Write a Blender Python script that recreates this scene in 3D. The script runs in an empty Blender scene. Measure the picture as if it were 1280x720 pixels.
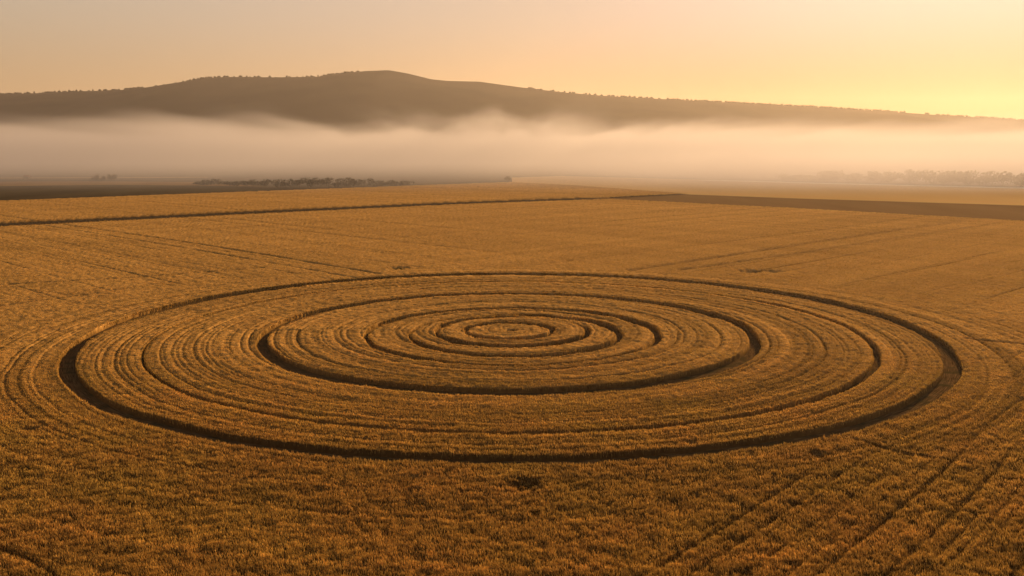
import bpy, math, random
import numpy as np
from mathutils import Vector

R = math.radians
sc = bpy.context.scene
col = sc.collection
rng = np.random.default_rng(7)
random.seed(5)

# ------------------------------------------------------------------ helpers
def tag(o, label=None, cat=None, group=None, kind=None):
    if label: o['label'] = label
    if cat: o['category'] = cat
    if group: o['group'] = group
    if kind: o['kind'] = kind
    return o

def mesh_obj(name, verts, faces, mat, parent=None, smooth=False):
    me = bpy.data.meshes.new(name)
    me.from_pydata([tuple(v) for v in verts], [], faces)
    me.update()
    if smooth:
        me.polygons.foreach_set('use_smooth', [True] * len(me.polygons))
    o = bpy.data.objects.new(name, me)
    for m in (mat if isinstance(mat, (list, tuple)) else [mat]):
        me.materials.append(m)
    col.objects.link(o)
    if parent is not None: o.parent = parent
    return o

def np_mesh(name, V, F, mats, smooth=False, mat_idx=None, colors=None):
    """V (n,3) float, F (m,4) int quads"""
    me = bpy.data.meshes.new(name)
    n, m, k = len(V), len(F), F.shape[1]
    me.vertices.add(n)
    me.vertices.foreach_set('co', np.ascontiguousarray(V, dtype=np.float32).ravel())
    me.loops.add(m * k)
    me.loops.foreach_set('vertex_index', np.ascontiguousarray(F, dtype=np.int32).ravel())
    me.polygons.add(m)
    me.polygons.foreach_set('loop_start', np.arange(0, m * k, k, dtype=np.int32))
    for mt in mats: me.materials.append(mt)
    if mat_idx is not None:
        me.polygons.foreach_set('material_index', mat_idx.astype(np.int32))
    if smooth:
        me.polygons.foreach_set('use_smooth', np.ones(m, dtype=bool) if smooth is True else smooth)
    me.update(calc_edges=True)
    if colors is not None:
        at = me.color_attributes.new('tint', 'FLOAT_COLOR', 'POINT')
        at.data.foreach_set('color', np.ascontiguousarray(colors, dtype=np.float32).ravel())
    o = bpy.data.objects.new(name, me)
    col.objects.link(o)
    return o

_T = rng.random((512, 512)).astype(np.float64)
def vnoise(x, y):
    """smooth value noise, -1..1"""
    x = np.asarray(x, dtype=np.float64); y = np.asarray(y, dtype=np.float64)
    xi = np.floor(x).astype(np.int64); yi = np.floor(y).astype(np.int64)
    fx = x - xi; fy = y - yi
    fx = fx * fx * (3 - 2 * fx); fy = fy * fy * (3 - 2 * fy)
    a = _T[xi & 511, yi & 511]; b = _T[(xi + 1) & 511, yi & 511]
    c = _T[xi & 511, (yi + 1) & 511]; d = _T[(xi + 1) & 511, (yi + 1) & 511]
    return 2 * ((a * (1 - fx) + b * fx) * (1 - fy) + (c * (1 - fx) + d * fx) * fy) - 1

def fbm(x, y, o=3):
    s = 0; a = 1; t = 0
    for i in range(o):
        s = s + a * vnoise(x * 2 ** i + 17.3 * i, y * 2 ** i + 9.1 * i); t += a; a *= .5
    return s / t

def sstep(a, b, x):
    t = np.clip((x - a) / (b - a), 0, 1)
    return t * t * (3 - 2 * t)

# ------------------------------------------------------------------ materials
def new_mat(name):
    m = bpy.data.materials.new(name); m.use_nodes = True
    nt = m.node_tree
    for n in list(nt.nodes): nt.nodes.remove(n)
    out = nt.nodes.new('ShaderNodeOutputMaterial')
    return m, nt, out

def noise_mat(name, c1, c2, scale=1.0, rough=.95, detail=6, stretch=(1, 1, 1), bump=0, c3=None, scale2=.01, rot=0):
    m, nt, out = new_mat(name)
    N = nt.nodes.new; L = nt.links.new
    tc = N('ShaderNodeTexCoord'); mp = N('ShaderNodeMapping')
    mp.inputs['Scale'].default_value = stretch
    mp.inputs['Rotation'].default_value = (0, 0, rot)
    L(tc.outputs['Object'], mp.inputs['Vector'])
    nz = N('ShaderNodeTexNoise'); nz.inputs['Scale'].default_value = scale; nz.inputs['Detail'].default_value = detail
    L(mp.outputs[0], nz.inputs['Vector'])
    mr = N('ShaderNodeMapRange'); mr.inputs[1].default_value = .3; mr.inputs[2].default_value = .7
    L(nz.outputs['Fac'], mr.inputs[0])
    mx = N('ShaderNodeMix'); mx.data_type = 'RGBA'
    mx.inputs[6].default_value = (*c1, 1); mx.inputs[7].default_value = (*c2, 1)
    L(mr.outputs[0], mx.inputs[0])
    colr = mx.outputs[2]
    if c3:
        n2 = N('ShaderNodeTexNoise'); n2.inputs['Scale'].default_value = scale2; n2.inputs['Detail'].default_value = 3
        L(mp.outputs[0], n2.inputs['Vector'])
        r2 = N('ShaderNodeMapRange'); r2.inputs[1].default_value = .45; r2.inputs[2].default_value = .62
        L(n2.outputs['Fac'], r2.inputs[0])
        m2 = N('ShaderNodeMix'); m2.data_type = 'RGBA'; m2.inputs[7].default_value = (*c3, 1)
        L(r2.outputs[0], m2.inputs[0]); L(colr, m2.inputs[6]); colr = m2.outputs[2]
    bs = N('ShaderNodeBsdfPrincipled'); bs.inputs['Roughness'].default_value = rough
    bs.inputs['Specular IOR Level'].default_value = 0
    L(colr, bs.inputs['Base Color'])
    if bump:
        bp = N('ShaderNodeBump'); bp.inputs['Strength'].default_value = 1; bp.inputs['Distance'].default_value = bump
        L(nz.outputs['Fac'], bp.inputs['Height']); L(bp.outputs[0], bs.inputs['Normal'])
    L(bs.outputs[0], out.inputs[0])
    return m

def leaf_mat(name, base, transl=.35, attr=True):
    m, nt, out = new_mat(name)
    N = nt.nodes.new; L = nt.links.new
    d = N('ShaderNodeBsdfDiffuse'); t = N('ShaderNodeBsdfTranslucent'); mix = N('ShaderNodeMixShader')
    mix.inputs[0].default_value = transl
    if attr:
        a = N('ShaderNodeAttribute'); a.attribute_name = 'tint'
        mu = N('ShaderNodeMix'); mu.data_type = 'RGBA'; mu.blend_type = 'MULTIPLY'; mu.inputs[0].default_value = 1
        mu.inputs[7].default_value = (*base, 1)
        L(a.outputs['Color'], mu.inputs[6])
        L(mu.outputs[2], d.inputs[0]); L(mu.outputs[2], t.inputs[0])
    else:
        d.inputs[0].default_value = (*base, 1); t.inputs[0].default_value = (*base, 1)
    L(d.outputs[0], mix.inputs[1]); L(t.outputs[0], mix.inputs[2]); L(mix.outputs[0], out.inputs[0])
    return m

M_soil = noise_mat('soil', (.10, .062, .034), (.16, .10, .05), 1.4, bump=.05)
M_ditch = noise_mat('dark_ditch', (.05, .036, .022), (.085, .06, .035), .5)
M_land = noise_mat('dark_farmland', (.060, .046, .028), (.095, .072, .040), .02, stretch=(1, .3, 1), rot=.6)
M_strip = noise_mat('fallow_green_brown', (.20, .115, .048), (.25, .15, .065), .03, stretch=(1, .2, 1), rot=-.7)
M_stub = noise_mat('pale_stubble', (.60, .37, .14), (.68, .44, .18), .012, stretch=(1, .25, 1), rot=-.5)
M_road = noise_mat('pale_dust', (.78, .70, .56), (.84, .77, .64), .1)
def straw_mat():
    """flattened straw, combed round the centre of its ring"""
    m, nt, out = new_mat('trodden_straw'); N = nt.nodes.new; L = nt.links.new
    tc = N('ShaderNodeTexCoord'); sp = N('ShaderNodeSeparateXYZ'); L(tc.outputs['Object'], sp.inputs[0])
    def mt(op, a, b=None):
        nd = N('ShaderNodeMath'); nd.operation = op
        for i, v in enumerate((a, b)):
            if v is None: continue
            if isinstance(v, (int, float)): nd.inputs[i].default_value = v
            else: L(v, nd.inputs[i])
        return nd.outputs[0]
    r = mt('SQRT', mt('ADD', mt('MULTIPLY', sp.outputs[0], sp.outputs[0]), mt('MULTIPLY', sp.outputs[1], sp.outputs[1])))
    a = mt('ARCTAN2', sp.outputs[1], sp.outputs[0])
    cb = N('ShaderNodeCombineXYZ'); L(mt('MULTIPLY', r, 7.0), cb.inputs[0]); L(mt('MULTIPLY', a, 26.0), cb.inputs[1])
    n1 = N('ShaderNodeTexNoise'); n1.inputs['Scale'].default_value = 1; n1.inputs['Detail'].default_value = 4; L(cb.outputs[0], n1.inputs['Vector'])
    n2 = N('ShaderNodeTexNoise'); n2.inputs['Scale'].default_value = .45; n2.inputs['Detail'].default_value = 4; L(tc.outputs['Object'], n2.inputs['Vector'])
    def mixc(fac, c1, c2, lo, hi):
        mr = N('ShaderNodeMapRange'); L(fac, mr.inputs[0]); mr.inputs[1].default_value = lo; mr.inputs[2].default_value = hi
        mx = N('ShaderNodeMix'); mx.data_type = 'RGBA'; L(mr.outputs[0], mx.inputs[0])
        for k, c in ((6, c1), (7, c2)):
            if isinstance(c, tuple): mx.inputs[k].default_value = (*c, 1)
            else: L(c, mx.inputs[k])
        return mx.outputs[2]
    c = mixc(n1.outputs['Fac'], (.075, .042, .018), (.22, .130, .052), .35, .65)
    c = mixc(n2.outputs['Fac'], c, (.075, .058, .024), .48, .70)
    d = N('ShaderNodeBsdfDiffuse'); L(c, d.inputs[0])
    bp = N('ShaderNodeBump'); bp.inputs['Distance'].default_value = .12; L(n1.outputs['Fac'], bp.inputs['Height']); L(bp.outputs[0], d.inputs['Normal'])
    L(d.outputs[0], out.inputs[0])
    return m
M_straw = straw_mat()
M_hill = noise_mat('hill_scrub', (.040, .035, .032), (.052, .044, .038), .006, stretch=(1, 1, 1), c3=(.066, .054, .044), scale2=.0022)
M_wheat = leaf_mat('ripe_wheat', WHEAT := (.60, .368, .098), .19)
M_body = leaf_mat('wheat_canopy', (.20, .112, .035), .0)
M_leaf = leaf_mat('dark_foliage', (.050, .042, .024), .2)
M_weed = leaf_mat('weed_leaves', (.075, .070, .026), .25)
M_bark = noise_mat('bark', (.06, .045, .03), (.10, .07, .05), 3)
M_wall = noise_mat('barn_wall', (.42, .38, .33), (.5, .45, .4), .6)
M_roof = noise_mat('barn_roof', (.16, .08, .05), (.22, .11, .07), .8)

# ------------------------------------------------------------------ camera
CAM_H = 30.0
F_PX = 1147.0
Y_H = 190.0
TH = math.atan((360 - Y_H) / F_PX)
cam_d = bpy.data.cameras.new('camera'); cam = bpy.data.objects.new('camera', cam_d); col.objects.link(cam)
cam.location = (0, 0, CAM_H); cam.rotation_euler = (R(90) - TH, 0, 0)
cam_d.sensor_width = 36; cam_d.lens = 36 * F_PX / 1280
cam_d.clip_end = 60000; cam_d.clip_start = .5
sc.camera = cam

def ground(px, py, z=0.0):
    """where a line of sight of the photograph meets the level z (used to survey distances)"""
    px = np.asarray(px, float); py = np.asarray(py, float)
    u = py - Y_H
    zz = (CAM_H - z) * F_PX / (u * math.cos(TH))
    return (px - 640) / F_PX * zz, (zz - (CAM_H - z) * math.sin(TH)) / math.cos(TH)

# ------------------------------------------------------------------ the rings of the crop circle
#        cx     cy     radius  width  extra width to the right, fade azimuth (None = closed)
RINGS = [(-.35, 153.2, 67.9, 2.10, .10, None, .95),
         (-.30, 150.6, 57.0, .62, .42, None, .68),
         (-.50, 150.1, 39.6, 1.45, .05, None, .95),
         (.00, 148.1, 23.6, .85, .30, -75, .90),
         (.40, 147.2, 17.0, .62, .38, 140, .90),
         (.00, 149.6, 12.5, .72, .25, 50, .90),
         (-.40, 149.5, 7.1, .55, .15, None, .85)]

FARW = [2.2, .7, 1.7, 1.5, 1.8, 1.2, 1.4]; NEARW = [.4, .4, 1.9, 1.0, 1.6, 1.8, 1.4]       # the far arcs are trodden wider

def ring_depth(x, y):
    """0 = standing crop, 1 = bottom of a trodden ring"""
    g = np.zeros_like(x)
    for i, (cx, cy, r0, w0, w1, fade, dep) in enumerate(RINGS):
        dx = x - cx; dy = y - cy
        r = np.hypot(dx, dy); a = np.arctan2(dy, dx)
        wob = .18 * vnoise(a * 6 + 31 * i, 7.7 * i) + .06 * vnoise(a * r0 * .6, 3.3 * i)
        w = (w0 + w1 * np.cos(a) + FARW[i] * sstep(-.15, .45, np.sin(a)) + NEARW[i] * sstep(.1, .8, -np.sin(a))) * .5
        if fade is not None:
            d = np.abs((np.degrees(a) - fade + 180) % 360 - 180)
            k = sstep(18, 60, d)
            w = w * (.25 + .75 * k); dd = dep * (.25 + .75 * k)
        else:
            dd = dep
        e = np.abs(r - r0 + wob)
        g = np.maximum(g, dd * (1 - sstep(w - .08, w + .10, e)))
    return g

def seg_dist(x, y, x0, y0, x1, y1):
    vx, vy = x1 - x0, y1 - y0; L2 = vx * vx + vy * vy
    t = np.clip(((x - x0) * vx + (y - y0) * vy) / L2, 0, 1)
    return np.hypot(x - x0 - t * vx, y - y0 - t * vy), t

def poly_dist(x, y, pts):
    d = np.full_like(x, 1e9)
    for (a, b), (c, e) in zip(pts[:-1], pts[1:]):
        d = np.minimum(d, seg_dist(x, y, a, b, c, e)[0])
    return d

def P(*pp):
    return [tuple(float(v) for v in ground(a, b)) for a, b in pp]

TRACK = P((-130, 290), (0, 282), (320, 266.2), (560, 255), (742, 248.6))     # the dark farm track across the field
# tractor lines and small paths: (points, half width, depth)
LINES = [
    (P((-60, 262), (60, 280), (250, 308), (475, 346)), .5, .42),
    (P((-100, 262), (30, 280), (220, 311), (445, 351)), .42, .3),
    (P((790, 341), (950, 316), (1095, 294), (1200, 279)), 1.1, .62),
    (P((850, 341), (1010, 318), (1140, 297), (1250, 281)), .8, .5),
    (P((0, 387), (120, 371), (250, 351)), .45, .5),
    (P((0, 360), (150, 352), (330, 338)), .5, .35),
    (P((1204, 429), (1235, 432), (1290, 437)), .3, .7),
    (P((1065, 555), (1092, 563), (1138, 577), (1180, 582), (1225, 597), (1255, 607), (1300, 612)), .16, .55),
    (P((830, 648), (905, 632), (955, 615)), .10, .4),
    (P((-40, 690), (0, 697), (40, 712), (70, 730)), .22, .5),
    (P((520, 578), (540, 588), (560, 602)), .08, .3),
]
# flattened or bare spots: centre, radii, depth
bp = ground(658, 614); b2 = ground(498, 339); b3 = ground(938, 342.5); b4 = ground(965, 343)
SPOTS = [(bp[0], bp[1], 1.6, 1.9, .6), (b2[0], b2[1] + 1, 3.0, 3.0, .35), (b3[0], b3[1], 3.2, 3.5, .55), (b4[0], b4[1], 2.6, 3.2, .45)]
SPOTS.append((-.2, 149.6, 1.1, 1.3, .35))
s5 = ground(670, 651); SPOTS.append((s5[0], s5[1], .6, .8, .2))
s6 = ground(705, 647); SPOTS.append((s6[0], s6[1], .7, .6, .4))
s7 = ground(995, 639); SPOTS.append((s7[0], s7[1], .7, .5, .6))
s8 = ground(1062, 628); SPOTS.append((s8[0], s8[1], .6, .6, .6))
s9 = ground(1018, 575); SPOTS.append((s9[0], s9[1], 1.2, 1.0, .3))
s10 = ground(40, 543); SPOTS.append((s10[0], s10[1], 1.2, .8, .4))
s11 = ground(140, 680); SPOTS.append((s11[0], s11[1], 1.0, .5, .45))

CX, CY = -.3, 150.5
def rows(x, y):
    """drill and tractor rows: returns depth (m)"""
    r = np.hypot(x - CX, y - CY); a = np.arctan2(y - CY, x - CX)
    rw = r + .5 * vnoise(a * 2.2, 4.4) + .22 * vnoise(a * 9, r * .05)
    def grooves(s, t, p, w, seed, pw=1.6):
        """semi-regular furrows p metres apart and w wide, each row with a strength of its own"""
        ph = s / p
        k = np.round(ph).astype(np.int64)
        jit = (_T[(k + seed) & 511, 11] - .5) * .5
        dist = np.abs(ph - k - jit) * p
        amp = _T[(k + seed) & 511, 77] ** pw * (.62 + .38 * vnoise(t, k * 3.7 + seed))
        return amp * np.exp(-(dist / w) ** 2)
    fw = 1 + .8 * sstep(.1, 1, np.sin(a))
    c = (.32 * grooves(rw, a * 2.2, 1.9, .24 * fw, 5) + .19 * grooves(rw, a * 3.1, .83, .15 * fw, 90, 1.0)
         + .04 * (vnoise(rw * 2.2, a * 4) * .5 + .5) + .04 * vnoise(rw * .33, 9.9 + a * .8))
    c = c * (1 - .2 * sstep(69.5, 71, r))
    # straight rows, bottom right, running away to the right
    q = (x * .76 - y * .65) + .7 * vnoise(x * .04, y * .04)
    st = .38 * grooves(q, (x + y) * .05, 3.3, .30, 200, .8) + .24 * grooves(q, (x + y) * .08, 1.1, .18, 300, 1.0)
    # rows of the far parts of the field
    ql = (x + y) * .707 + 2 * vnoise(x * .01, y * .01); qr = (x - y) * .707 + 2 * vnoise(x * .01, y * .01)
    fl = .24 * grooves(ql, (x - y) * .02, 9, .8, 400, 2.5) + .25 * grooves(ql, (x - y) * .03, 3, .35, 477)
    fr = .24 * grooves(qr, (x + y) * .02, 9, .8, 33, 2.5) + .25 * grooves(qr, (x + y) * .03, 3, .35, 57)
    wr = sstep(-20, 40, x + 8 * vnoise(x * .02, y * .02))
    far = fl * (1 - wr) + fr * wr
    wout = sstep(76, 93, r + 5 * vnoise(x * .03, y * .03))
    # south-east: circles turn into the straight rows
    se = sstep(2, 30, x + (110 - y) * .15) * (1 - sstep(112, 150, y)) * sstep(70, 77, r + 2 * vnoise(x * .06, y * .06))
    nside = sstep(150, 200, y)
    outer = far * nside + (1 - nside) * (c * .30 * (.55 + .45 * sstep(85, 120, y)))
    d = c * (1 - wout) + outer * wout
    d = d * (1 - se) + st * se
    return d

def height(x, y):
    rough = 1 + .5 * (1 - sstep(80, 105, y))
    h = .88 + .05 * fbm(x * .05, y * .05, 2) + .06 * vnoise(x * .33, y * .33) + rough * (.07 * vnoise(x * .95, y * .95) + .06 * vnoise(x * 2.1, y * 2.1))
    d = rows(x, y)
    h = h - d
    for pts, w, dep in LINES:
        dd = poly_dist(x, y, pts)
        dd = dd + .25 * vnoise(x * .3, y * .3)
        h = h - dep * np.exp(-(dd / w) ** 2)
    td = poly_dist(x, y, TRACK)
    tr = 1 - sstep(12.6, 13.4, td + .2 * vnoise(x * .05, y * .05))
    g = np.maximum(ring_depth(x, y), tr * .97)
    for sx, sy, ra, rb, dep in SPOTS:
        q = np.sqrt(((x - sx) / ra) ** 2 + ((y - sy) / rb) ** 2) + .35 * vnoise(x * 1.5, y * 1.5)
        h = h - dep * (1 - sstep(.55, 1.05, q))
    h = np.maximum(h, .10)
    h = h * (1 - g)
    return h, g, d

def stripes(x, y):
    """sown strips that ripened a little differently"""
    r = np.hypot(x - CX, y - CY); a = np.arctan2(y - CY, x - CX)
    rw = r + .5 * vnoise(a * 2.2, 4.4)
    c = .20 * vnoise(rw * .9, a * .7) + .24 * vnoise(rw * 2.3 + 40, a * 1.1)
    far = .10 * vnoise((x * .1 - y * .1) * 1.4, (x + y) * .004) + .09 * vnoise((x + y) * .12, (x - y) * .004) + .10 * fbm(x * .012, y * .03, 3)
    k = sstep(76, 94, r) * sstep(120, 170, y)
    near = 1 - .2 * sstep(72, 90, r) * (1 - sstep(110, 150, y))
    return c * (1 - k) * near + far * k

# field outline (world): far edge left, apex, right edge, near the dark strip
e = P((-260, 262), (0, 252), (600, 229.5), (640, 228), (720, 232.5), (862, 243.2))
strip_near = P((742, 248.8), (1000, 262), (1280, 278), (1560, 294))
def in_field(x, y):
    ok = np.ones_like(x, bool)
    def side(p, q):  # True on the near side (right-hand) of p->q
        return (q[0] - p[0]) * (y - p[1]) - (q[1] - p[1]) * (x - p[0]) < 0
    ok &= side(e[0], e[2])
    ok &= side(e[3], e[4]) | (x < e[3][0])
    ok &= side(e[4], e[5]) | (x < e[4][0])
    # strip: wheat only this side of its near edge
    for p, q in zip(strip_near[:-1], strip_near[1:]):
        ok &= side(p, q) | (x < p[0])
    return ok
# a wedge of wheat lies beyond the track, left of the strip tip
def wedge(x, y):
    p, q = strip_near[0], e[5]
    return (x < p[0]) | ((q[0] - p[0]) * (y - p[1]) - (q[1] - p[1]) * (x - p[0]) > 0)

def in_wheat(x, y):
    near = np.ones_like(x, bool)
    def side(p, q):
        return (q[0] - p[0]) * (y - p[1]) - (q[1] - p[1]) * (x - p[0]) < 0
    a = side(e[0], e[2])
    a &= side(e[3], e[4]) | (x < e[3][0])
    a &= side(e[4], e[5]) | (x < e[4][0])
    b = np.ones_like(x, bool)
    for p, q in zip(strip_near[:-1], strip_near[1:]):
        b &= side(p, q) | (x < p[0])
    c = a & (side(strip_near[0], e[5]) == False) & (x < e[5][0])
    return (a & b) | c

# ------------------------------------------------------------------ wheat: canopy body + blades, one mass nobody could count
U0, U1 = 36.5, 575.0           # survey rows (pixels below the level line), finest close to the camera
NX, NY = 1700, 960
uu = np.linspace(U0, U1, NY)
ss = np.linspace(-.70, .70, NX)   # tangent of the azimuth
zz = CAM_H * F_PX / (uu * math.cos(TH))
gy = (zz - CAM_H * math.sin(TH)) / math.cos(TH)
X = ss[None, :] * .886 * (zz[:, None] + 60); Y = np.repeat(gy[:, None], NX, 1)
X = X.ravel(); Y = Y.ravel()
Hh, G, D = height(X, Y)
zv = np.repeat(zz[:, None], NX, 1).ravel(); fb = sstep(80, 155, zv)
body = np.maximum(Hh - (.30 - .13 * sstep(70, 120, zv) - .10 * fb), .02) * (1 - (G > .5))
body = np.where(G > .5, .012, body) * (.35 + .65 * sstep(13, 17, poly_dist(X, Y, TRACK)))
V = np.stack([X, Y, body], 1)
idx = np.arange(NX * NY).reshape(NY, NX)
F = np.stack([idx[:-1, :-1], idx[:-1, 1:], idx[1:, 1:], idx[1:, :-1]], -1).reshape(-1, 4)[:, ::-1]
inw = in_wheat(X, Y)
hole = (G > .93)
keep = inw[F].all(1) & ~(hole[F].all(1))
F = F[keep]
used = np.zeros(len(V), bool); used[F.ravel()] = True
remap = -np.ones(len(V), int); remap[used] = np.arange(used.sum())
V = V[used]; F = remap[F]
nb = len(V)
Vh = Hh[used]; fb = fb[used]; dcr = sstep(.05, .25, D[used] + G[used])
tb = (.45 + .55 * sstep(65, 115, zv[used])) * (1 + .2 * vnoise(V[:, 0] * 3, V[:, 1] * 3)) * (1 + 1.5 * fb * (1 - dcr)) * (1 + stripes(V[:, 0], V[:, 1]))  # canopy painted darker up close and in furrows, standing in for crop shade
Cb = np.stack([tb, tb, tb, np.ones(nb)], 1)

NB = 2400000
u = rng.uniform(U0, U1, NB); s = rng.uniform(-.70, .70, NB)
z_ = CAM_H * F_PX / (u * math.cos(TH))
x = s * .886 * (z_ + 60); y = (z_ - CAM_H * math.sin(TH)) / math.cos(TH)
h, g, dr = height(x, y)
clump = .5 + .5 * vnoise(x * 1.7 + 5, y * 1.7)
ok = in_wheat(x, y) & (g < .45) & (h > .14) & (rng.random(NB) > 1.5 * dr - .12) & (rng.random(NB) > .85 * clump * (1 - sstep(75, 120, y)))
x, y, h, g, z_, dr = x[ok], y[ok], h[ok], g[ok], z_[ok], dr[ok]
# stalks along both cut edges of every ring, standing right down to the ground
n0 = len(x); ex = []; ey = []
for i, (cx, cy, r0, w0, w1, fade, dep) in enumerate(RINGS):
    ne = int(r0 * 6.283 * 2 * 16)
    a = rng.uniform(0, 2 * math.pi, ne)
    w = (w0 + w1 * np.cos(a) + FARW[i] * sstep(-.15, .45, np.sin(a)) + NEARW[i] * sstep(.1, .8, -np.sin(a))) * .5
    if fade is not None:
        d_ = np.abs((np.degrees(a) - fade + 180) % 360 - 180); w = w * (.25 + .75 * sstep(18, 60, d_))
    wob = .18 * vnoise(a * 6 + 31 * i, 7.7 * i) + .06 * vnoise(a * r0 * .6, 3.3 * i)
    rr = r0 - wob + (w + rng.uniform(-.02, .30, ne)) * rng.choice([-1, 1], ne)
    ex.append(cx + rr * np.cos(a)); ey.append(cy + rr * np.sin(a))
ex = np.concatenate(ex); ey = np.concatenate(ey)
eh, eg, ed = height(ex, ey); eh = eh / np.maximum(1 - eg, .4)
k_ = eh > .3
ex, ey, eh, ed = ex[k_], ey[k_], eh[k_], ed[k_]
x = np.concatenate([x, ex]); y = np.concatenate([y, ey]); h = np.concatenate([h, eh]); g = np.concatenate([g, np.ones(len(ex))])
z_ = np.concatenate([z_, np.hypot(ex, ey)]); dr = np.concatenate([dr, ed])
n = len(x)
farf = sstep(85, 230, z_)
wid = np.clip(z_ / 917.0 * rng.uniform(.32, .78, n) * (1 + .35 * farf), .03, 1.6)
top = h + rng.normal(0, .045, n)
low = np.maximum(top - rng.uniform(.28, .45, n), .02)
# wall blades reach the ground where they stand on the edge of a ring
edge = g > .03
low = np.where(edge, .03, low)
yaw = rng.uniform(0, math.pi, n)
ax, ay = np.cos(yaw) * wid * .5, np.sin(yaw) * wid * .5
la = rng.uniform(0, 2 * math.pi, n); ll = rng.uniform(.0, .16, n)
ll = np.where(edge, ll * .5, ll); lx, ly = np.cos(la) * ll - .04, np.sin(la) * ll + .02
mid = low + (top - low) * rng.uniform(.55, .8, n)
BV = np.empty((n, 4, 3))
BV[:, 0] = np.stack([x, y, low], 1)
BV[:, 1] = np.stack([x + ax + lx * .6, y + ay + ly * .6, mid], 1)
BV[:, 2] = np.stack([x + lx, y + ly, top], 1)
BV[:, 3] = np.stack([x - ax + lx * .6, y - ay + ly * .6, mid], 1)
BF = (np.arange(n * 4).reshape(n, 4)) + nb
br = np.exp(rng.normal(-.02, 1, n) * (.24 - .15 * farf)) * (1 + stripes(x, y)) * (1 - 1.25 * np.clip(dr - .05, 0, .4)) * (1 + .14 * fbm(x * .035, y * .05, 3)) * (1 + .10 * vnoise(x * .6, y * .6))  # blades in furrow rows painted darker, standing in for furrow shadow
red = .5 + .5 * vnoise(x * .22 + 40, y * .22); olive = .5 + .5 * fbm(x * .12 + 9, y * .12 + 70, 2)
cr = br * (1 + .04 * red - .06 * olive); cg = br * (1 - .05 * red + .02 * olive); cb = br * (1 + .05 * red - .05 * olive)
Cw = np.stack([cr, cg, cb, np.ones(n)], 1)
Cw = np.repeat(Cw[:, None, :], 4, 1); Cw[:, 0, :3] *= np.where(edge, .45, .62)[:, None]  # blade roots painted darker, as shade among dense stalks
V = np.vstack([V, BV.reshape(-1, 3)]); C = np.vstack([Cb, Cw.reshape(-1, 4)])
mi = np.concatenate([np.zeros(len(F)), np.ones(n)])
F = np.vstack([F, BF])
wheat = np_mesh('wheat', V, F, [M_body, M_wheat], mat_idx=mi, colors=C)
tag(wheat, 'ripe golden wheat standing in the big field, with rows and rings trodden into it', 'wheat', kind='stuff')

# ------------------------------------------------------------------ trodden ring paths (structure)
for i, (cx, cy, r0, w0, w1, fade, dep) in enumerate(RINGS):
    n = int(max(200, r0 * 12)); vs = []; fs = []
    for k in range(n):
        a = 2 * math.pi * k / n
        w = (w0 + w1 * math.cos(a) + FARW[i] * float(sstep(-.15, .45, math.sin(a))) + NEARW[i] * float(sstep(.1, .8, -math.sin(a)))) * .5 + .5
        for q, rr in enumerate((-w, -w * .33, w * .33, w)):
            zz_ = .03 + .02 * math.sin(a * 37 + q * 2.1) * (q in (1, 2))
            vs.append(((r0 + rr) * math.cos(a), (r0 + rr) * math.sin(a), zz_))
    for k in range(n):
        b0 = 4 * k; b1 = 4 * ((k + 1) % n)
        for q in range(3): fs.append((b0 + q, b0 + q + 1, b1 + q + 1, b1 + q))
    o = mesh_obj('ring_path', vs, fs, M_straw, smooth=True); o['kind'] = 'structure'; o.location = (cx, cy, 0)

def ribbon(name, pts, w, z, mat):
    vs = []; fs = []
    for i, p in enumerate(pts):
        a = pts[max(i - 1, 0)]; b = pts[min(i + 1, len(pts) - 1)]
        d = Vector((b[0] - a[0], b[1] - a[1], 0)).normalized(); nrm = Vector((-d.y, d.x, 0)) * w * .5
        vs += [(p[0] + nrm.x, p[1] + nrm.y, z), (p[0] - nrm.x, p[1] - nrm.y, z)]
    for i in range(len(pts) - 1): fs.append((2 * i, 2 * i + 1, 2 * i + 3, 2 * i + 2))
    o = mesh_obj(name, vs, fs, mat); o['kind'] = 'structure'; return o
ribbon('farm_track', TRACK, 28.5, .035, M_ditch)

# ------------------------------------------------------------------ ground, far fields
def grid_sheet(name, x0, x1, y0, y1, nx, ny, z, mat, zf=None):
    vs = []; fs = []
    for j in range(ny + 1):
        for i in range(nx + 1):
            a = x0 + (x1 - x0) * i / nx; b = y0 + (y1 - y0) * j / ny
            vs.append((a, b, z + (zf(a, b) if zf else 0)))
    for j in range(ny):
        for i in range(nx):
            p = j * (nx + 1) + i; fs.append((p, p + 1, p + nx + 2, p + nx + 1))
    o = mesh_obj(name, vs, fs, mat); o['kind'] = 'structure'; return o
grid_sheet('ground', -6500, 6500, -600, 8500, 40, 30, 0, M_land)

def patch(name, pts, z, mat):
    o = mesh_obj(name, [(a, b, z) for a, b in pts], [tuple(range(len(pts)))], mat)
    o['kind'] = 'structure'
    if o.data.polygons[0].normal.z < 0: o.data.flip_normals()
    return o
# soil under the wheat
patch('field_soil', [e[0], (e[0][0] - 20, 20), (320, 20), strip_near[3], strip_near[2], strip_near[1], strip_near[0], e[5], e[4], e[3], e[2]], .004, M_soil)
# dark strip of fallow right of the wheat
es = P((862, 243.2), (1000, 248.3), (1280, 257), (1560, 266))
patch('fallow_field', [strip_near[0], strip_near[1], strip_near[2], strip_near[3], es[3], es[2], es[1], es[0]], .03, M_strip)
# pale stubble beyond it
far = P((1560, 240), (1280, 234.6), (1000, 228.4), (880, 224.5), (700, 220), (640, 222))
patch('stubble_field', [es[0], es[1], es[2], es[3]] + far + [e[3], e[4]], .05, M_stub)
ribbon('road', P((880, 225.2), (960, 227.2), (1000, 228.5), (1120, 231.5), (1280, 235.2), (1560, 241)), 28.0, .12, M_road)
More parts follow.
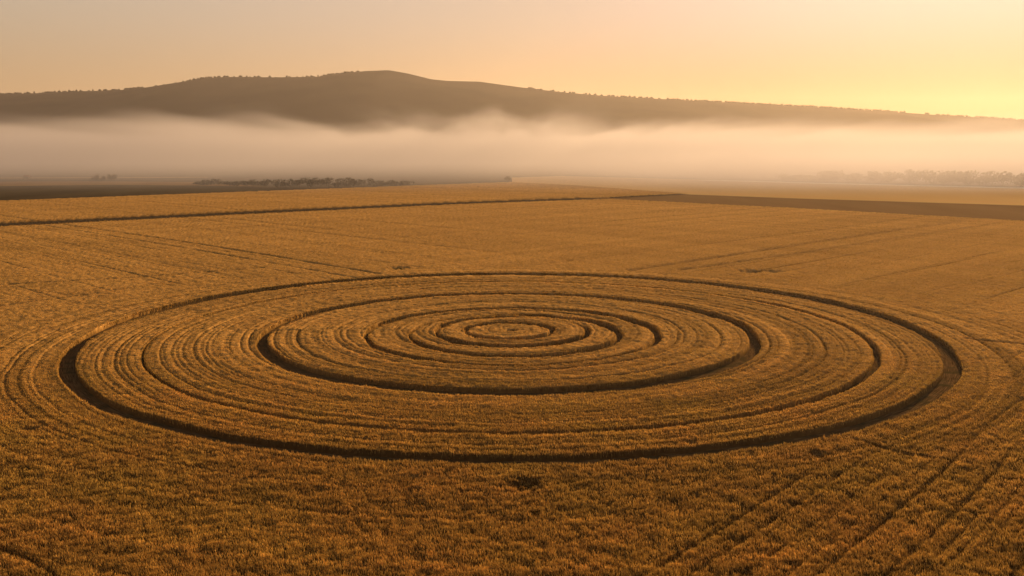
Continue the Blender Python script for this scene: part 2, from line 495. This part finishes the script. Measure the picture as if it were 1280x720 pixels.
# pale line in the fields on the left
ribbon('pale_track', P((-200, 224.2), (0, 222.6), (115, 222.2), (260, 221.6)), 14, .12, M_stub)
patch('olive_field', P((-260, 236), (140, 231), (330, 233), (250, 227.5), (110, 226.5), (-200, 228)), .06, M_strip)

# ------------------------------------------------------------------ trees, hedges
def blob_cloud(cx, cy, rx, ry, z0, z1, n, size, top_noise=.3, base=None):
    """leaf-clump quads spread through a crown volume"""
    vs = []; fs = []; cs = []
    for k in range(n):
        while True:
            a, b, c = random.uniform(-1, 1), random.uniform(-1, 1), random.uniform(-1, 1)
            if a * a + b * b + c * c < 1: break
        lump = 1 + .25 * math.sin(a * 5 + cx) * math.cos(b * 4 + cy)
        p = Vector((cx + a * rx * lump, cy + b * ry * lump, (z0 + z1) / 2 + c * (z1 - z0) / 2 * lump))
        d1 = Vector((random.gauss(0, 1), random.gauss(0, 1), random.gauss(0, 1))).normalized()
        d2 = d1.cross(Vector((random.gauss(0, 1), random.gauss(0, 1), random.gauss(0, 1)))).normalized()
        s = size * random.uniform(.6, 1.4); i = len(vs)
        vs += [p + d1 * s, p + d2 * s * .7, p - d1 * s, p - d2 * s * .7]
        fs.append((i, i + 1, i + 2, i + 3)); t = random.uniform(.6, 1.5); cs += [t] * 4
    return vs, fs, cs

def add_tint(o, cs):
    at = o.data.color_attributes.new('tint', 'FLOAT_COLOR', 'POINT')
    at.data.foreach_set('color', np.repeat(np.array(cs, np.float32)[:, None], 4, 1).ravel())

def tree(x, y, hgt, wid, label, group=None, z=0, n=500, name='tree'):
    root = bpy.data.objects.new(name, None); col.objects.link(root); root.location = (x, y, z)
    tag(root, label, 'tree', group)
    vs = []; fs = []; cs = []
    lobes = random.randint(4, 6)
    for q in range(lobes):
        a = random.uniform(0, 6.28); rr = wid * .28 * (q > 0)
        lw = wid * random.uniform(.26, .40); zc = hgt * (random.uniform(.28, .68) if q else .75); lh = hgt * random.uniform(.18, .27)
        v, f, c = blob_cloud(math.cos(a) * rr, math.sin(a) * rr, lw, lw, max(zc - lh, .1), min(zc + lh, hgt), n // lobes, wid * .05)
        k = len(vs); vs += v; fs += [tuple(i + k for i in ff) for ff in f]; t = random.uniform(.75, 1.25); cs += [i * t for i in c]
    cr = mesh_obj('crown', vs, fs, M_leaf, root); add_tint(cr, cs)
    tv = []; tf = []
    def limb(p, q, r0, r1):
        d = (q - p).normalized(); s = d.orthogonal().normalized(); t = d.cross(s); i = len(tv)
        for (c, r) in ((p, r0), (q, r1)):
            for k in range(6): tv.append(c + s * r * math.cos(k * 1.0472) + t * r * math.sin(k * 1.0472))
        for k in range(6): tf.append((i + k, i + (k + 1) % 6, i + 6 + (k + 1) % 6, i + 6 + k))
    limb(Vector((0, 0, -.2)), Vector((0, 0, hgt * .45)), hgt * .03, hgt * .02)
    for q in range(4):
        a = q * 1.6 + random.random()
        limb(Vector((0, 0, hgt * .35)), Vector((math.cos(a) * wid * .25, math.sin(a) * wid * .25, hgt * .65)), hgt * .018, hgt * .006)
    mesh_obj('trunk', tv, tf, M_bark, root)
    return root

# left clump of trees on the pale line (five trees one can tell apart)
for i, (px, hp, wp, lab) in enumerate([
        (116.5, 6.5, 6, 'small dark tree at the left end of the lone clump in the misty left fields'),
        (122.5, 9.5, 7, 'taller pointed tree second from the left in the lone clump in the left fields'),
        (129.5, 7.0, 7, 'low rounded tree in the middle of the lone clump in the left fields'),
        (136.5, 9.0, 8, 'broad tree right of the middle of the lone clump in the left fields'),
        (143.0, 9.5, 9, 'widest dark tree at the right end of the lone clump in the left fields')]):
    gx, gyv = ground(px, 226.6); sc_ = gyv / F_PX
    tree(float(gx), float(gyv), hp * sc_, wp * sc_, lab, 'trees of the lone clump on the left')
gx, gyv = ground(635, 228.6); sc_ = gyv / F_PX
tree(float(gx), float(gyv) + 8, 8 * sc_, 9 * sc_, 'small lone tree at the far tip of the wheat field, mid distance')
gx, gyv = ground(453, 233.6); sc_ = gyv / F_PX
tree(float(gx), float(gyv) + 12, 11 * sc_, 4.0 * sc_, 'thin tall tree at the right end of the hedgerow behind the wheat')
# hedgerow of bushy trees beyond the left edge of the wheat
HT = [(248, 232, 4, 10), (262, 231.5, 6, 12), (283, 233.5, 5, 12), (300, 234.5, 7, 8), (313, 234.5, 8, 9), (329, 234.5, 8, 10), (346, 235, 9, 8), (358, 235, 9.5, 10), (371, 235, 8.5, 10),
      (381, 235, 10.5, 9), (393, 235, 10, 12), (408, 235, 10.5, 12), (421, 234.5, 9.5, 10), (434, 234.5, 10, 10), (446, 234, 8, 8), (461, 233.8, 9, 7), (474, 233.4, 6, 9), (488, 233, 6, 9), (503, 232.6, 5, 10)]
for i, (px, py, hp, wp) in enumerate(HT):
    gx, gyv = ground(px, py); sc_ = float(gyv) / F_PX
    tree(float(gx), float(gyv) + 10, hp * 1.25 * sc_, wp * 2.1 * sc_, 'bushy hedgerow tree, number %d from the left behind the left edge of the wheat' % (i + 1), 'hedgerow trees behind the left edge of the wheat', n=260, name='hedgerow_tree')
# row of misty trees behind the thin pale road on the right
px = 985
i = 0
while px < 1330:
    hp = random.uniform(11, 17) if px > 1035 else random.uniform(5, 9)
    if px > 1130: hp += 4
    wp = random.uniform(9, 17)
    base = 228.0 + (px - 1000) * .0265
    gx, gyv = ground(px, base - 1.2); sc_ = float(gyv) / F_PX
    i += 1
    tree(float(gx), float(gyv) + random.uniform(0, 25), hp * sc_, wp * 2.0 * sc_, 'misty tree, number %d from the left in the row behind the thin pale road' % i, 'misty trees in the row behind the thin pale road', n=320, name='roadside_tree')
    px += wp * .95
# small field barn at the far left
gx, gyv = ground(34, 223.6); root = bpy.data.objects.new('barn', None); col.objects.link(root); root.location = (float(gx), float(gyv), 0)
tag(root, 'tiny dark barn alone on the pale line at the far left', 'barn')
def boxv(x0, x1, y0, y1, z0, z1):
    v = [(a, b, c) for a in (x0, x1) for b in (y0, y1) for c in (z0, z1)]
    f = [(0, 1, 3, 2), (4, 6, 7, 5), (0, 4, 5, 1), (2, 3, 7, 6), (0, 2, 6, 4), (1, 5, 7, 3)]
    return v, f
v, f = boxv(-2.6, 2.6, -3, 3, -.1, 2.6); mesh_obj('wall', v, f, M_bark, root)
mesh_obj('roof', [(-3, -3.3, 2.602), (3, -3.3, 2.602), (-3, 3.3, 2.602), (3, 3.3, 2.602), (-3, 0, 4.2), (3, 0, 4.2)], [(0, 1, 5, 4), (2, 4, 5, 3), (0, 4, 2), (1, 3, 5), (0, 2, 3, 1)], M_roof, root)

# dark weeds in the wheat
def weeds(gxy, rx, ry, hgt, n, size, label):
    x0, y0 = float(gxy[0]), float(gxy[1])
    vs = []; fs = []; cs = []
    for k in range(n):
        a = random.uniform(0, 6.283); q = math.sqrt(random.random())
        wob = 1 + .3 * math.sin(3 * a + x0)
        px_, py_ = math.cos(a) * q * rx * wob, math.sin(a) * q * ry * wob
        hh = hgt * (1 - q * q * .6) * random.uniform(.4, 1)
        d = random.uniform(0, 6.283); s = size * random.uniform(.6, 1.3); ox, oy = math.cos(d) * s, math.sin(d) * s
        i = len(vs); zl = hh * random.uniform(.1, .7)
        vs += [(px_, py_, zl), (px_ + ox, py_ + oy, (zl + hh) / 2), (px_ + ox * .3, py_ + oy * .3, hh), (px_ - ox * .6, py_ - oy * .5, (zl + hh) / 2 + .03)]
        fs.append((i, i + 1, i + 2, i + 3)); cs += [random.uniform(.5, 1.5)] * 4
    o = mesh_obj('weed_clump', vs, fs, M_weed); o.location = (x0, y0, .02); add_tint(o, cs)
    tag(o, label, 'weeds')
weeds(bp, 1.5, 1.9, .22, 900, .08, 'dark green weed clump in a hollow of the wheat in front of the rings')
weeds(b2, 1.9, 1.6, .95, 420, .16, 'small dark weedy bush just behind the outermost ring, left of centre')

# ------------------------------------------------------------------ hills
prof = [(-700, 128), (-300, 123), (-100, 119), (0, 117.5), (60, 115), (100, 113), (150, 112), (190, 108), (230, 102), (260, 97), (290, 95), (340, 95.5), (400, 95), (430, 91), (460, 87.5), (487, 86.5), (510, 90.5), (540, 98),
        (560, 100), (600, 101), (650, 108), (700, 114), (750, 118.5), (800, 121.5), (900, 127), (1000, 132), (1100, 138), (1200, 145), (1280, 150), (1500, 160), (2000, 176)]
pxs = np.array([p[0] for p in prof], float); pys = np.array([p[1] for p in prof], float)
HY = 4700.0
def ridge_h(xw):
    # ridge stands at distance HY; view depth there is about HY
    px_ = 640 + xw / (HY * math.cos(TH)) * F_PX
    py_ = np.interp(px_, pxs, pys)
    el = np.arctan((360 - py_) / F_PX) - TH
    return CAM_H + HY * np.tan(el)
nxh, nyh = 700, 90
hx = np.linspace(-6200, 6200, nxh); hy = np.linspace(2500, 7200, nyh)
HX, HYg = np.meshgrid(hx, hy)
rh = ridge_h(HX)
k = np.ones(9) / 9
t = (HYg - 2500) / (HY - 2500)
shape = np.where(t < 1, sstep(0, 1, t) * .55 + .45 * np.clip(t, 0, 1) ** 1.5, 1 - .7 * sstep(0, 1.1, t - 1))
gul = fbm(HX * .0022, HYg * .0008, 4) * 40 * np.clip(t * (1 - np.clip(t, 0, 1)) * 4, 0, 1)
HZ = rh * shape + gul - 3
HZ = np.where(t >= 1, np.minimum(HZ, rh * shape), HZ)
V = np.stack([HX.ravel(), HYg.ravel(), HZ.ravel()], 1)
idx = np.arange(nxh * nyh).reshape(nyh, nxh)
F = np.stack([idx[:-1, :-1], idx[:-1, 1:], idx[1:, 1:], idx[1:, :-1]], -1).reshape(-1, 4)
hills = np_mesh('hills', V, F, [M_hill], smooth=True); hills['kind'] = 'structure'
# scrub woodland on the slopes and along the skyline (reads as one mass)
vs = []; cs = []
def hill_z(xw, yw):
    ix = (xw + 6200) / 12400 * (nxh - 1); iy = (yw - 2500) / 4700 * (nyh - 1)
    i0 = np.clip(ix.astype(int), 0, nxh - 2); j0 = np.clip(iy.astype(int), 0, nyh - 2); fx = ix - i0; fy = iy - j0
    return (HZ[j0, i0] * (1 - fx) + HZ[j0, i0 + 1] * fx) * (1 - fy) + (HZ[j0 + 1, i0] * (1 - fx) + HZ[j0 + 1, i0 + 1] * fx) * fy
n1 = 4200; n2 = 0
tx = np.concatenate([rng.uniform(-4500, 4500, n1), rng.uniform(-4500, 4500, n2)])
ty = np.concatenate([HY + rng.normal(0, 25, n1), rng.uniform(3300, 4650, n2)])
dens = fbm(tx * .004, ty * .004, 3)
pxt = 640 + tx / HY * F_PX
bald = (pxt > 455) & (pxt < 660) & (np.arange(len(tx)) < n1)
kp = ((np.arange(len(tx)) < n1) & ((rng.random(len(tx)) < .30 + .9 * dens) & ~bald | ((rng.random(len(tx)) < .08) & ~bald))) | ((np.arange(len(tx)) >= n1) & (dens > .0) & ~((pxt > 440) & (pxt < 670) & (ty > 4150)))
tx, ty = tx[kp], ty[kp]
tz = hill_z(tx, ty)
q = len(tx)
tr_ = rng.uniform(4.0, 8, q); th_ = rng.uniform(5, 11, q)
PV = []; ang = np.linspace(0, 2 * math.pi, 7)[:-1]
lev = [(0, .6), (.4, 1.0), (.75, .75), (1.0, .18)]
for (hh, rr) in lev:
    for a in ang:
        rj = tr_ * rr * rng.uniform(.75, 1.2, q)
        PV.append(np.stack([tx + np.cos(a) * rj, ty + np.sin(a) * rj, tz - 1.5 + hh * th_ * rng.uniform(.9, 1.1, q)], 1))
PV = np.stack(PV, 1).reshape(-1, 3)
ff = []
for l in range(3):
    for k_ in range(6):
        ff.append((l * 6 + k_, l * 6 + (k_ + 1) % 6, (l + 1) * 6 + (k_ + 1) % 6, (l + 1) * 6 + k_))
ff.append((18, 19, 20, 21)); ff.append((18, 21, 22, 23))
ff = np.array(ff)
PF = (ff[None] + (np.arange(q) * 24)[:, None, None]).reshape(-1, 4)
ct = np.repeat(rng.uniform(.6, 1.4, q), 24)
M_hleaf = leaf_mat('hill_trees', (.042, .036, .027), .1)
wood = np_mesh('hill_woodland', PV, PF, [M_hleaf], colors=np.stack([ct, ct, ct, np.ones(q * 24)], 1))
tag(wood, 'scattered dark trees along the crest of the distant hills', 'woodland', kind='stuff')

# ------------------------------------------------------------------ air: even haze, and the mist bank
def box_obj(name, x0, x1, y0, y1, z0, z1, mat):
    v, f = boxv(x0, x1, y0, y1, z0, z1); return mesh_obj(name, v, f, mat)
SUN_EL, SUN_AZ = R(11.0), R(29.0)      # azimuth measured from the view direction (+Y) towards +X
HAZE = 0.000043
m, nt, out = new_mat('haze_air')
pv = nt.nodes.new('ShaderNodeVolumePrincipled'); pv.inputs['Color'].default_value = (.90, .82, .84, 1)
pv.inputs['Density'].default_value = HAZE; pv.inputs['Anisotropy'].default_value = .52
nt.links.new(pv.outputs[0], out.inputs['Volume'])
hz = box_obj('haze', -6600, 6600, -700, 8600, -1, 520, m); tag(hz, 'thin warm morning haze filling the whole valley', 'haze', kind='stuff')

m, nt, out = new_mat('mist_air'); N = nt.nodes.new; L = nt.links.new
pv = N('ShaderNodeVolumePrincipled'); pv.inputs['Color'].default_value = (.56, .555, .665, 1); pv.inputs['Anisotropy'].default_value = .34
tc = N('ShaderNodeTexCoord'); sx = N('ShaderNodeSeparateXYZ'); L(tc.outputs['Object'], sx.inputs[0])
def mth(op, a, b=None, c=None, clamp=False):
    nd = N('ShaderNodeMath'); nd.operation = op; nd.use_clamp = clamp
    for i, v in enumerate((a, b, c)):
        if v is None: continue
        if isinstance(v, (int, float)): nd.inputs[i].default_value = v
        else: L(v, nd.inputs[i])
    return nd.outputs[0]
def rng_(v, a, b, c=0., d=1.):
    nd = N('ShaderNodeMapRange'); nd.interpolation_type = 'SMOOTHSTEP'
    L(v, nd.inputs[0]); nd.inputs[1].default_value = a; nd.inputs[2].default_value = b; nd.inputs[3].default_value = c; nd.inputs[4].default_value = d
    return nd.outputs[0]
def noi(scale, stretch, det):
    mp = N('ShaderNodeMapping'); mp.inputs['Scale'].default_value = stretch; L(tc.outputs['Object'], mp.inputs[0])
    nz = N('ShaderNodeTexNoise'); nz.inputs['Scale'].default_value = scale; nz.inputs['Detail'].default_value = det; L(mp.outputs[0], nz.inputs['Vector'])
    return nz.outputs['Fac']
nbig = noi(.0018, (1, .25, 1), 1); nfine = noi(.010, (1, .13, 1.6), 5)
topz = mth('ADD', mth('MULTIPLY', nbig, 28), mth('MULTIPLY', nfine, 96))
topz = mth('ADD', topz, 12)
dz = mth('SUBTRACT', topz, sx.outputs[2])
fall = rng_(dz, -3, 18)
den = mth('MULTIPLY', fall, rng_(sx.outputs[1], 850, 1250, 0, .0022))
low = mth('MULTIPLY', rng_(sx.outputs[2], 10, 40, 1, 0), rng_(sx.outputs[1], 560, 900, 0, 1))
low = mth('MULTIPLY', low, rng_(sx.outputs[0], 0, 320, .0019, .0085))
den = mth('MAXIMUM', den, low)
L(den, pv.inputs['Density']); L(pv.outputs[0], out.inputs['Volume'])
m.cycles.volume_step_rate = .2
MB = box_obj('mist_bank', -4500, 4500, 560, 3300, -.5, 215, m)
tag(MB, 'thick low bank of morning mist lying across the valley in front of the hills', 'mist', kind='stuff')

# ------------------------------------------------------------------ light
w = bpy.data.worlds.new('World'); sc.world = w; w.use_nodes = True
nt = w.node_tree; bg = nt.nodes['Background']
sky = nt.nodes.new('ShaderNodeTexSky'); sky.sky_type = 'NISHITA'; sky.sun_disc = False
sky.sun_elevation = SUN_EL; sky.sun_rotation = SUN_AZ
sky.air_density = 1.0; sky.dust_density = 1.0; sky.ozone_density = 1.0; sky.altitude = 0
N = nt.nodes.new; L = nt.links.new
gm = N('ShaderNodeGamma'); gm.inputs[1].default_value = .17        # compresses the sky's range of brightness and colour
L(sky.outputs[0], gm.inputs[0])
tcw = N('ShaderNodeTexCoord'); sxw = N('ShaderNodeSeparateXYZ'); L(tcw.outputs['Generated'], sxw.inputs[0])
def lerp_col(fac, a, b):
    mx = N('ShaderNodeMix'); mx.data_type = 'RGBA'; mx.clamp_result = False
    L(fac, mx.inputs[0])
    for k, v in ((6, a), (7, b)):
        if isinstance(v, tuple): mx.inputs[k].default_value = (*v, 1)
        else: L(v, mx.inputs[k])
    return mx.outputs[2]
def mrw(v, a, b):
    nd = N('ShaderNodeMapRange'); nd.interpolation_type = 'SMOOTHSTEP'; L(v, nd.inputs[0]); nd.inputs[1].default_value = a; nd.inputs[2].default_value = b; return nd.outputs[0]
c1 = lerp_col(mrw(sxw.outputs[2], .03, .17), (4.7, 2.75, 1.3), (5.0, 3.75, 2.9))
dt = N('ShaderNodeVectorMath'); dt.operation = 'DOT_PRODUCT'; L(tcw.outputs['Generated'], dt.inputs[0])
dt.inputs[1].default_value = (math.sin(SUN_AZ), math.cos(SUN_AZ), 0)
c3 = lerp_col(mrw(sxw.outputs[2], .03, .17), (2.7, 1.15, .32), (4.9, 3.8, 3.4))
c0 = lerp_col(mrw(sxw.outputs[2], .03, .17), (4.3, 2.62, 1.36), (4.5, 3.5, 2.6))
c1 = lerp_col(mrw(dt.outputs['Value'], .45, .90), c0, c1)
c1 = lerp_col(mrw(dt.outputs['Value'], .86, 1.0), c1, c3)
c2 = lerp_col(mrw(sxw.outputs[2], .2, .8), c1, (1.5, 1.45, 1.5))
c2 = lerp_col(mrw(dt.outputs['Value'], -.5, .55), (1.25, 1.2, 1.3), c2)      # dimmer away from the dawn
mu = N('ShaderNodeVectorMath'); mu.operation = 'MULTIPLY'
L(gm.outputs[0], mu.inputs[0]); L(c2, mu.inputs[1]); L(mu.outputs[0], bg.inputs[0])
bg.inputs[1].default_value = .050
sd = bpy.data.lights.new('sun', 'SUN'); sd.energy = 4.8; sd.angle = R(.8); sd.color = (1, .63, .27)
so = bpy.data.objects.new('sun', sd); col.objects.link(so)
dirv = Vector((math.sin(SUN_AZ) * math.cos(SUN_EL), math.cos(SUN_AZ) * math.cos(SUN_EL), math.sin(SUN_EL)))
so.rotation_euler = dirv.to_track_quat('Z', 'Y').to_euler(); so.location = (200, 200, 200)

sc.view_settings.view_transform = 'Standard'; sc.view_settings.look = 'None'; sc.view_settings.gamma = 1
sc.view_settings.use_curve_mapping = False; sc.view_settings.exposure = 0.88
cy = sc.cycles
cy.use_denoising = True
cy.max_bounces = 6; cy.diffuse_bounces = 3; cy.volume_bounces = 2; cy.transmission_bounces = 3
cy.volume_step_rate = 1.0; cy.volume_max_steps = 128
